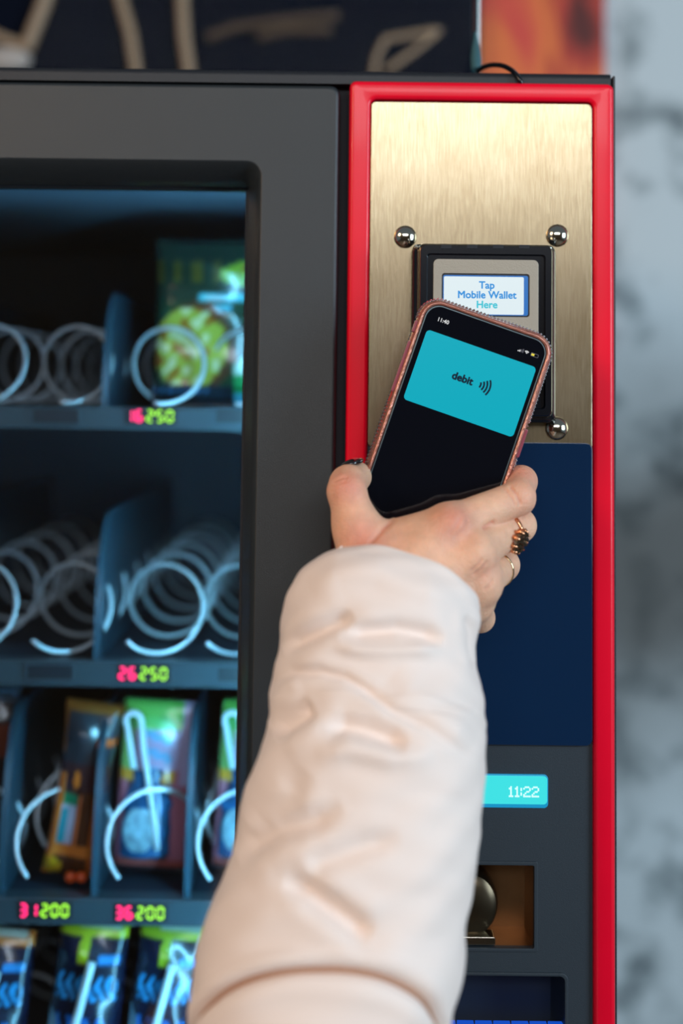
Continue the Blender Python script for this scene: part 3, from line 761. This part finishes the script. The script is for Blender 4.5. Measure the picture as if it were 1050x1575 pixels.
# card picture on the screen
b = B(); cxx, czz = .0005, .0366
slab(b, cxx - .0322, cxx + .0322, czz - .0205, czz + .0205, -.0002, -.00004, .0022, .00003, n=8)
card = b.out('card_picture', M['card'], body_, label='turquoise debit card shown on the screen')
text('debit', 'lettering', .0059, M['ink'], body_, (-.0042, -.00028, .0376), bold=.00026, ext=.00004)
b = B()
for k, (r_, h_) in enumerate(((.0028, 32), (.0046, 32), (.0064, 32), (.0082, 32))):
    P = []
    for j in range(9):
        a = radians(-h_ + 2 * h_ * j / 8); P.append((.0037 + r_ * cos(a), -.00030, .0376 + r_ * sin(a)))
    w_ = .00052
    V = []; Fc = []
    for j, p in enumerate(P):
        a = radians(-h_ + 2 * h_ * j / 8); V += [(p[0] - w_ * cos(a), p[1], p[2] - w_ * sin(a)), (p[0] + w_ * cos(a), p[1], p[2] + w_ * sin(a))]
        if j: Fc.append((2 * j - 2, 2 * j - 1, 2 * j + 1, 2 * j))
    b.add(V, Fc)
b.out('contactless_symbol', M['ink'], body_, smooth=False)
text('11:40', 'clock_text', .0031, M['status'], body_, (-.0248, -.00012, .0644), bold=.00005, ext=.00003)
b = B()
for k in range(4):
    x0_ = .0197 + k * .0009; b.box(x0_, x0_ + .0006, -.00014, -.00006, .0624, .0624 + .0006 + .0005 * k, 0 if k < 2 else 1)
for r_ in (.0004, .0010, .0016):
    V = []; Fc = []
    for j in range(7):
        a = radians(45 + 90 * j / 6); V += [(.0248 + (r_ - .0002) * cos(a), -.0001, .0624 + (r_ - .0002) * sin(a)), (.0248 + (r_ + .0002) * cos(a), -.0001, .0624 + (r_ + .0002) * sin(a))]
        if j: Fc.append((2 * j - 2, 2 * j - 1, 2 * j + 1, 2 * j))
    b.add(V, Fc, 0)
frame(b, (.0272, .0317, .0622, .0642), (.0275, .0314, .0625, .0639), -.00014, -.00005, .0006, .0004, .00003, 1)
b.box(.0276, .0293, -.00014, -.00005, .0626, .0638, 2)
b.out('status_icons', [M['status'], M['status_dim'], M['yellow']], body_, smooth=False)

# ------------------------------------------------------------------ the hand (one continuous surface from an implicit field)
class SDF:
    def __init__(s, lo, hi, h):
        s.lo = np.array(lo); s.h = h
        s.n = [int((b_ - a_) / h) + 1 for a_, b_ in zip(lo, hi)]
        ax = [np.arange(k, dtype=np.float32) * h + a_ for k, a_ in zip(s.n, lo)]
        s.X, s.Y, s.Z = np.meshgrid(*ax, indexing='ij', sparse=True)
    def cap(s, a, b, ra, rb):
        a, b = np.array(a, dtype=np.float32), np.array(b, dtype=np.float32)
        d = b - a; L = float((d * d).sum()) + 1e-12
        px, py, pz = s.X - a[0], s.Y - a[1], s.Z - a[2]
        t = np.clip((px * d[0] + py * d[1] + pz * d[2]) / L, 0, 1)
        return np.sqrt((px - t * d[0]) ** 2 + (py - t * d[1]) ** 2 + (pz - t * d[2]) ** 2) - (ra + (rb - ra) * t)
def smin(a, b, k):
    h = np.maximum(k - np.abs(a - b), 0) / k
    return np.minimum(a, b) - h * h * k * 0.25

def surface_nets(g, D):
    ins = D < 0
    nx, ny, nz = D.shape
    acc = np.zeros((nx - 1, ny - 1, nz - 1, 3), dtype=np.float32); cnt = np.zeros((nx - 1, ny - 1, nz - 1), dtype=np.float32)
    off = [(0, 0), (1, 0), (0, 1), (1, 1)]
    for ax in range(3):
        o1, o2 = [q for q in range(3) if q != ax]
        for (p, q) in off:
            s0 = [slice(0, -1)] * 3; s1 = [slice(0, -1)] * 3
            for o_, v in ((o1, p), (o2, q)):
                s0[o_] = slice(v, D.shape[o_] - 1 + v); s1[o_] = s0[o_]
            s0[ax] = slice(0, -1); s1[ax] = slice(1, None)
            A, Bv = D[tuple(s0)], D[tuple(s1)]
            cr_ = (A < 0) != (Bv < 0)
            t = np.where(cr_, A / np.where(cr_, A - Bv, 1), 0)
            acc[..., ax] += np.where(cr_, t, 0); acc[..., o1] += np.where(cr_, p, 0); acc[..., o2] += np.where(cr_, q, 0)
            cnt += cr_
    idx = -np.ones(cnt.shape, dtype=np.int64); m = cnt > 0
    idx[m] = np.arange(m.sum())
    ijk = np.argwhere(m)
    V = (ijk + acc[m] / cnt[m][:, None]) * g.h + g.lo
    Fs = []
    for ax in range(3):
        o1, o2 = [q for q in range(3) if q != ax]
        s0 = [slice(1, -1)] * 3; s1 = [slice(1, -1)] * 3
        s0[ax] = slice(0, -1); s1[ax] = slice(1, None)
        cr_ = ins[tuple(s0)] != ins[tuple(s1)]
        pos = np.argwhere(cr_); pos[:, o1] += 1; pos[:, o2] += 1
        def cell(a_, b_):
            q = pos.copy(); q[:, o1] -= a_; q[:, o2] -= b_; return idx[q[:, 0], q[:, 1], q[:, 2]]
        Fs.append(np.stack([cell(0, 0), cell(1, 0), cell(1, 1), cell(0, 1)], 1))
    Fs = np.concatenate(Fs); Fs = Fs[(Fs >= 0).all(1)]
    return V, Fs

def P(px, py, y): return tuple(at(px, py, y + (.005 if y < -.07 else 0)))
lo = [X(480, 760, -.08), -0.128, Z(600, 1090, -.1)]; hi = [X(850, 760, -.05), -0.008, Z(600, 690, -.06)]
g = SDF(lo, hi, 0.00085)
I0, I1 = P(694, 806, -.084), P(796, 766, -.060)
M0, M1 = P(728, 848, -.086), P(798, 808, -.047)
R0, R1 = P(738, 896, -.082), P(774, 869, -.045)
L0, L1 = P(728, 926, -.072), P(738, 950, -.046)
W0, W1 = P(580, 925, -.093), P(640, 945, -.092)
palm = g.cap(P(590, 905, -.092), I0, .015, .0108)
for q in ((P(600, 915, -.093), M0, .016, .0115), (P(615, 930, -.092), R0, .016, .0112), (P(630, 945, -.090), L0, .014, .0105),
          (P(565, 880, -.086), P(548, 812, -.082), .0150, .0115)):
    palm = smin(palm, g.cap(*q), .012)
# web between thumb and index metacarpal
palm = smin(palm, g.cap(P(575, 845, -.080), P(672, 815, -.080), .0125, .0105), .010)
palm = smin(palm, g.cap(P(588, 870, -.084), P(640, 850, -.084), .016, .014), .012)
# forearm
for q in ((P(590, 915, -.093), P(560, 1050, -.105), .021, .026), (P(635, 935, -.093), P(620, 1050, -.105), .019, .026)):
    palm = smin(palm, g.cap(*q), .015)
def chain(pts, rads, k=.003):
    d = None
    for i in range(len(pts) - 1):
        c_ = g.cap(pts[i], pts[i + 1], rads[i], rads[i + 1]); d = c_ if d is None else smin(d, c_, k)
    return d
thumb = chain([P(548, 812, -.082), P(533, 756, -.079), P(535, 744, -.067), P(549, 733, -.050)], [.0118, .0102, .0097, .0084])
index = chain([I0, I1, P(802, 740, -.044), P(778, 735, -.0285), P(735, 722, -.0265)], [.0103, .0094, .0083, .0076, .0068])
middle = chain([M0, M1, P(792, 795, -.0285), P(740, 770, -.0260)], [.0112, .0092, .0080, .0070])
ring_f = chain([R0, R1, P(764, 866, -.0285), P(715, 835, -.0260)], [.0108, .0086, .0078, .0068])
pinky = chain([L0, L1, P(724, 950, -.0290), P(690, 910, -.0270)], [.0098, .0078, .0070, .0062])
Iw = None
fing = smin(smin(smin(index, middle, .0012), ring_f, .0012), pinky, .0012)
D = smin(palm, fing, .0050)
D = smin(D, thumb, .007)
# knuckle mounds, tendons
for q, r_ in ((P(692, 807, -.0895), .0082), (P(728, 852, -.0915), .0088), (P(740, 898, -.0860), .0080)):
    D = smin(D, g.cap(q, q, r_, r_), .006)
D = smin(D, g.cap(P(620, 880, -.1010), P(690, 812, -.0905), .0065, .0062), .008)
D = smin(D, g.cap(P(630, 900, -.1030), P(726, 856, -.0925), .0060, .0060), .008)
V_, F_ = surface_nets(g, D)
# keep the one connected surface
lab = np.arange(len(V_))
while True:
    m_ = lab[F_].min(1); new = lab.copy()
    for q in range(4): np.minimum.at(new, F_[:, q], m_)
    new = new[new]
    if (new == lab).all(): break
    lab = new
cnts = np.bincount(lab); main_ = cnts.argmax(); print('components', np.sort(cnts)[::-1][:8])
keep = lab == main_; rem = np.cumsum(keep) - 1; F_ = rem[F_[keep[F_[:, 0]]]]; V_ = V_[keep]
# relax once for a soft skin surface
nb = np.zeros_like(V_); nc = np.zeros(len(V_))
for it in range(3):
    nb[:] = 0; nc[:] = 0
    for a_, b_ in ((0, 1), (1, 2), (2, 3), (3, 0)):
        np.add.at(nb, F_[:, a_], V_[F_[:, b_]]); np.add.at(nb, F_[:, b_], V_[F_[:, a_]])
        np.add.at(nc, F_[:, a_], 1); np.add.at(nc, F_[:, b_], 1)
    V_ = V_ * .4 + (nb / nc[:, None]) * .6
# skin creases pressed into the surface
e1 = V_[F_[:, 1]] - V_[F_[:, 0]]; e2 = V_[F_[:, 3]] - V_[F_[:, 0]]; fn = np.cross(e1, e2); VN = np.zeros_like(V_)
for q in range(4): np.add.at(VN, F_[:, q], fn)
VN /= np.linalg.norm(VN, axis=1, keepdims=True) + 1e-15
if (VN[V_[:, 1].argmin()][1]) > 0: VN = -VN
cre = np.zeros(len(V_))
for pts, dp, wd in (([(791, 752), (799, 762), (805, 777)], .0011, .0008), ([(784, 758), (791, 766), (796, 778)], .0008, .0007), ([(778, 752), (786, 757)], .0006, .0007),
                    ([(606, 799), (590, 811), (570, 830)], .0013, .0014), ([(512, 742), (522, 736), (533, 734)], .0007, .0008), ([(509, 750), (518, 744), (530, 741)], .0006, .0007),
                    ([(700, 822), (712, 812), (718, 800)], .0007, .0010), ([(690, 818), (700, 808), (706, 796)], .0006, .0009), ([(728, 880), (738, 872), (746, 862)], .0008, .0010),
                    ([(722, 874), (732, 866), (738, 858)], .0006, .0009), ([(745, 905), (752, 898), (757, 890)], .0006, .0009), ([(745, 812), (752, 810), (760, 806)], .0012, .0012)):
    pl = [(at(px, py, -.085).x, at(px, py, -.085).z) for px, py in pts]
    best = np.full(len(V_), 9.0)
    for i in range(len(pl) - 1):
        ax_, az = pl[i]; dx, dz = pl[i + 1][0] - ax_, pl[i + 1][1] - az; L_ = dx * dx + dz * dz
        t_ = np.clip(((V_[:, 0] - ax_) * dx + (V_[:, 2] - az) * dz) / L_, 0, 1)
        best = np.minimum(best, np.hypot(V_[:, 0] - ax_ - t_ * dx, V_[:, 2] - az - t_ * dz))
    gg = np.exp(-(best / wd) ** 2) * np.clip(-VN[:, 1] * 2, 0, 1)
    cre = np.maximum(cre, gg * dp / .0013); V_ = V_ - VN * (dp * gg)[:, None]
# skin tint: pinker knuckles and finger ends
base = np.array(lin((234, 182, 150))[:3]); pink = np.array(lin((214, 132, 112))[:3]); warm = np.array(lin((218, 152, 112))[:3])
wt = np.zeros(len(V_))
for q, s_ in ((P(735, 873, -.09), .006), (P(700, 800, -.095), .008), (I1, .007), (P(690, 815, -.095), .006), (P(535, 745, -.088), .008), (P(802, 735, -.05), .007), (P(560, 830, -.1), .010)):
    wt = np.maximum(wt, .75 * np.exp(-((V_ - np.array(q)) ** 2).sum(1) / (2 * s_ * s_)))
wt = np.maximum(wt, .6 * cre)
C3 = base[None] * (1 - wt[:, None]) + pink[None] * wt[:, None]
rng = np.random.RandomState(3)
C3 = np.concatenate([C3, np.ones((len(V_), 1))], 1)
person = mk('person', V_, F_, M['skin'], None, cols=C3, angle=180)
person['label'] = 'person reaching up with one hand to hold the phone, in a pale pink padded sleeve'; person['category'] = 'person'; person['kind'] = 'thing'

# thumb nail
def ellipsoid(c, ax, n=10):
    b = B(); rs = []
    for i in range(1, n):
        a = pi * i / n
        rs.append([Vector(c) + ax[0] * (sin(a) * cos(pi * k / n)) + ax[1] * (sin(a) * sin(pi * k / n)) + ax[2] * cos(a) for k in range(2 * n)])
    b.rings(rs); return b
d = (Vector(P(543, 733, -.046)) - Vector(P(533, 738, -.066))).normalized()
up = Vector((-.35, 0, 1)); up = (up - d * up.dot(d)).normalized(); sd = d.cross(up)
ellipsoid(Vector(P(541, 713, -.056)), (sd * .0068, up * .0026, d * .0092)).out('thumbnail', M['nail'], person, angle=180, label='black painted thumbnail')

# rings worn on the fingers
def torus(c, nrm, R, r, n=40, m_=10, flat=1.0):
    nrm = Vector(nrm).normalized(); u_ = nrm.orthogonal().normalized(); w_ = nrm.cross(u_); b = B(); rs = []
    for i in range(n):
        a = 2 * pi * i / n; dr = u_ * cos(a) + w_ * sin(a)
        rs.append([Vector(c) + dr * (R + r * cos(2 * pi * k / m_)) + nrm * (r * flat * sin(2 * pi * k / m_)) for k in range(m_)])
    rs.append(rs[0]); b.rings(rs, False, False); return b
mv = (Vector(M1) - Vector(M0)); rc = Vector(M0) + mv * .72
tb = torus(rc, mv + Vector((0, 0, -.006)), .0103, .0009, flat=1.5)
gr = tb.out('ring', M['gold'], person, angle=180, label='rose gold ring with a flower cluster of dark stones')
gc = Vector(P(801, 832, -.058)); gn = (gc - rc); gn = (gn - mv.normalized() * gn.dot(mv.normalized())).normalized(); gn = (gn + Vector((.5, -.35, 0))).normalized()
gc = Vector(P(799, 833, -.066))
u_ = gn.orthogonal().normalized(); w_ = gn.cross(u_)
b = B()
for k in range(9):
    a = 2 * pi * k / 9; dr = u_ * cos(a) + w_ * sin(a)
    Pp = [gc - gn * .0045 + dr * .0020, gc - gn * .0028 + dr * .0050, gc + gn * .0002 + dr * .0068, gc + gn * .0022 + dr * .0062]
    b.tube(Pp, [.0010, .0014, .0012, .0006], 7)
b.tube([rc.lerp(gc, .35), gc - gn * .002], [.003, .0026], 10)
b.out('petal_setting', M['gold'], gr, angle=180)
b = B(); pts = [(0, 0)] + [(.0028, 2 * pi * k / 6) for k in range(6)] + [(.0053, 2 * pi * k / 12 + .2) for k in range(12)]
for r_, a in pts:
    c_ = gc + gn * (.0030 - r_ * .35) + (u_ * cos(a) + w_ * sin(a)) * r_; s_ = .0016
    q = [c_ + e * s_ for e in (u_, -u_, w_, -w_)] + [c_ + gn * s_ * 1.2, c_ - gn * s_ * 2]
    b.add(q, [(0, 2, 4), (2, 1, 4), (1, 3, 4), (3, 0, 4), (2, 0, 5), (1, 2, 5), (3, 1, 5), (0, 3, 5)])
b.out('stones', M['darkgem'], gr, smooth=False, label='cluster of dark sparkling stones')
rv = Vector(R1) - Vector(R0); rc2 = Vector(R0) + rv * .72
torus(rc2, rv, .0095, .00055, flat=1.6).out('ring', M['band'], person, angle=180, label='thin plain gold band')

# ------------------------------------------------------------------ sleeve
# stations: left silhouette, right silhouette, depth of axis, half depth, forward bulge of the ring towards the hand
ST = [((520, 872), (716, 955), -.098, .022, .000),
      ((512, 862), (722, 950), -.099, .027, .012),
      ((496, 860), (727, 956), -.100, .031, .014),
      ((462, 880), (730, 976), -.103, .0345, .013),
      ((441, 915), (731, 1003), -.106, .037, .010),
      ((432, 962), (733, 1035), -.109, .038, .006),
      ((424, 1020), (741, 1070), -.113, .0385, .003),
      ((416, 1068), (746, 1105), -.117, .040, .000),
      ((413, 1105), (745, 1130), -.121, .041, .000),
      ((403, 1150), (747, 1168), -.126, .043, .000),
      ((380, 1208), (743, 1218), -.129, .044, .000),
      ((364, 1268), (739, 1262), -.132, .045, .000),
      ((352, 1330), (735, 1310), -.135, .046, .000),
      ((326, 1385), (728, 1360), -.138, .047, .000),
      ((306, 1450), (717, 1420), -.142, .048, .000),
      ((294, 1520), (714, 1490), -.147, .049, .000),
      ((292, 1600), (690, 1575), -.152, .050, .000),
      ((284, 1700), (678, 1670), -.158, .051, .000),
      ((278, 1800), (664, 1770), -.166, .052, .000),
      ((272, 1900), (650, 1870), -.178, .054, .000)]
rings_ = []
NA = 224
cen = []; sid = []; hd = []; bg_ = []
for (l, r_, y, hb, bl) in ST:
    a_, b_ = at(l[0], l[1], y), at(r_[0], r_[1], y); cen.append((a_ + b_) / 2); sid.append((b_ - a_) / 2); hd.append(hb); bg_.append(bl)
# beyond the frame: elbow and upper arm
for c_, sx_, hb in (((-.078, -.215, 1.075), .062, .056), ((-.09, -.28, 0.99), .066, .062), ((-.095, -.40, .93), .070, .070), ((-.08, -.55, .94), .075, .074), ((-.05, -.70, 1.01), .078, .078), ((-.02, -.80, 1.09), .080, .080)):
    cen.append(Vector(c_)); sid.append(Vector((sx_, 0, .0))); hd.append(hb); bg_.append(0.0)
def cat(a, b, c, d, t): return 0.5 * ((b * 2) + (c - a) * t + (a * 2 - b * 5 + c * 4 - d) * (t * t) + (b * 3 - a - c * 3 + d) * (t ** 3))
SUB = 28; CE = []; SI = []; HD = []; BG = []
n_ = len(cen)
for i in range(n_ - 1):
    q = [max(i - 1, 0), i, i + 1, min(i + 2, n_ - 1)]
    for k in range(SUB if i < 19 else 8):
        t = k / (SUB if i < 19 else 8)
        CE.append(cat(*[cen[j] for j in q], t)); SI.append(cat(*[sid[j] for j in q], t))
        HD.append(cat(*[hd[j] for j in q], t)); BG.append(cat(*[bg_[j] for j in q], t))
CE.append(cen[-1]); SI.append(sid[-1]); HD.append(hd[-1]); BG.append(0)
NR = len(CE)
prev_fr = Vector((0, -1, 0)); SV = np.zeros((NR, NA, 3)); NF = np.zeros((NR, NA))
for i in range(NR):
    T = (CE[max(i - 1, 0)] - CE[min(i + 1, NR - 1)]).normalized()        # towards the hand
    s_ = SI[i]; sn = s_.normalized(); fr = T.cross(sn); 
    if i < 19 * SUB: fr = Vector((0, -1, 0)) - T * (-T.y); fr = fr - sn * fr.dot(sn)
    elif fr.dot(prev_fr) < 0: fr = -fr
    fr.normalize(); prev_fr = fr
    for k in range(NA):
        a = 2 * pi * k / NA; ca, sa = cos(a), sin(a); e = 0.92
        cx_ = math.copysign(abs(ca) ** e, ca); sy_ = math.copysign(abs(sa) ** e, sa)
        p = CE[i] + s_ * cx_ + fr * (HD[i] * sy_) + T * (BG[i] * sa)
        SV[i, k] = p; NF[i, k] = sa
# normals of the lofted surface
du = np.roll(SV, -1, 1) - np.roll(SV, 1, 1); dv = np.gradient(SV, axis=0)
N = np.cross(du, dv); N /= np.linalg.norm(N, axis=2, keepdims=True) + 1e-12
ctr = SV.mean(1, keepdims=True); sg = np.sign(((SV - ctr) * N).sum(2).mean()); N *= sg
# folds: pressed lines and swollen ridges drawn on the front of the sleeve (x,z of the cloth, front depth)
def line(pts, y): return [(at(px, py, y).x, at(px, py, y).z) for px, py in pts]
def dist_poly(Xp, Zp, pl):
    best = np.full(Xp.shape, 9.0); par = np.zeros(Xp.shape); n = len(pl) - 1
    for i in range(n):
        ax_, az = pl[i]; bx_, bz = pl[i + 1]; dx, dz = bx_ - ax_, bz - az; L = dx * dx + dz * dz
        t = np.clip(((Xp - ax_) * dx + (Zp - az) * dz) / L, 0, 1)
        d_ = np.hypot(Xp - ax_ - t * dx, Zp - az - t * dz); m_ = d_ < best
        par = np.where(m_, (i + t) / n, par); best = np.minimum(best, d_)
    return best, par
FOLDS = [  # points, depth of sheet, amplitude (m), width (m), taper ends
    ([(428, 1012), (455, 990), (490, 972), (520, 958), (545, 945)], -.145, -.0035, .0036, 1),
    ([(515, 978), (560, 972), (610, 968), (655, 978), (686, 992)], -.146, -.0030, .0034, 1),
    ([(510, 996), (560, 1001), (620, 1001), (684, 1000)], -.146, .0016, .0032, 1),
    ([(420, 1062), (450, 1042), (490, 1036), (530, 1042), (566, 1062), (600, 1088), (650, 1110), (745, 1180)], -.152, -.0016, .0020, 1),
    ([(414, 1142), (438, 1118), (462, 1100), (482, 1086)], -.158, -.0048, .0040, 1),
    ([(498, 1122), (530, 1112), (565, 1118), (600, 1130), (628, 1146)], -.160, -.0042, .0038, 1),
    ([(480, 1160), (540, 1150), (600, 1160), (672, 1158)], -.162, .0018, .0045, 1),
    ([(600, 1040), (640, 1075), (690, 1110), (730, 1150)], -.155, .0022, .0075, 1),
    ([(350, 1345), (385, 1310), (430, 1285), (480, 1268), (530, 1240)], -.178, -.0040, .0052, 1),
    ([(372, 1290), (400, 1262), (440, 1235), (470, 1190)], -.175, -.0026, .0060, 1),
    ([(430, 1362), (470, 1372), (510, 1395), (545, 1420), (575, 1440)], -.184, -.0046, .0042, 1),
    ([(470, 1340), (500, 1325), (560, 1305), (620, 1290)], -.18, -.0022, .0048, 1),
    ([(712, 940), (722, 965), (728, 1000), (729, 1030)], -.118, -.0020, .0022, 1),
    ([(470, 905), (520, 880), (580, 880), (650, 905), (700, 945)], -.132, .0018, .0060, 1),
]
disp = np.zeros((NR, NA)); front = np.clip(NF * 3 + .4, 0, 1)
for pts, y, amp, wd, tp in FOLDS:
    d_, par = dist_poly(SV[..., 0], SV[..., 2], line(pts, y))
    env = np.clip(np.sin(pi * np.clip(par, .02, .98)) * 1.6, 0, 1) if tp else 1.0
    amp *= 1.45; wd *= 1.05; gsn = np.exp(-(d_ / wd) ** 2)
    if amp < 0 and tp: gsn = gsn - 0.2 * np.exp(-((d_ - 2.3 * wd) / (1.3 * wd)) ** 2)
    disp += amp * env * gsn * front
rowi = np.arange(NR)[:, None] / NR; angi = np.arange(NA)[None] / NA * 2 * pi
disp += .0003 * np.sin(angi * 5 + rowi * 40) * np.sin(rowi * 90 + angi * 2) + .0003 * np.sin(angi * 9 - rowi * 70 + 2)
# quilting seam running round the sleeve, dipping towards the elbow at the sides
st_ = np.arange(NR)[:, None] / SUB; co_ = np.cos(angi)
sd_ = st_ - (16.35 - 1.75 * np.sin(angi) + 0.30 * co_)
disp += -.0055 * np.exp(-(sd_ / .10) ** 2) + .0012 * np.exp(-((np.abs(sd_) - .33) / .2) ** 2)
SV2 = SV + N * disp[..., None]
verts = SV2.reshape(-1, 3); faces = []
for i in range(NR - 1):
    for k in range(NA):
        j = (k + 1) % NA; faces.append((i * NA + k, i * NA + j, (i + 1) * NA + j, (i + 1) * NA + k))
faces.append(tuple((NR - 1) * NA + k for k in range(NA)))
# lining: turn the cuff inwards
lin_rings = []
for q, (sh, dn) in enumerate(((.93, -.006), (.90, -.02), (.90, -.05))):
    T = (CE[0] - CE[110]).normalized()
    base_i = len(verts)
    c0_ = SV2[0].mean(0)
    rg = c0_ + (SV2[0] - c0_) * sh + np.array(T)[None] * dn
    verts = np.concatenate([verts, rg]); prev = 0 if q == 0 else base_i - NA
    for k in range(NA):
        j = (k + 1) % NA; faces.append((prev + k, prev + j, base_i + j, base_i + k))
slv = mk('jacket_sleeve', verts, faces, M['sleeve'], person, angle=180, label='pale pink padded jacket sleeve')
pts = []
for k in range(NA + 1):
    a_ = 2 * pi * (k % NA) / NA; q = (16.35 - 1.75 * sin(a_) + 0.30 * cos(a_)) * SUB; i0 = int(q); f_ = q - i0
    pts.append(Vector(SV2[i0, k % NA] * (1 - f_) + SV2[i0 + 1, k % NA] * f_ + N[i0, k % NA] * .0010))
b = B(); b.tube(pts, .0015, 8); b.out('light_shade_line', mat('seam_shade_cord', (166, 122, 96), .7), slv, angle=180, label='brown cord added as shade in the quilting groove')  # brown cord added to darken the groove as shade would
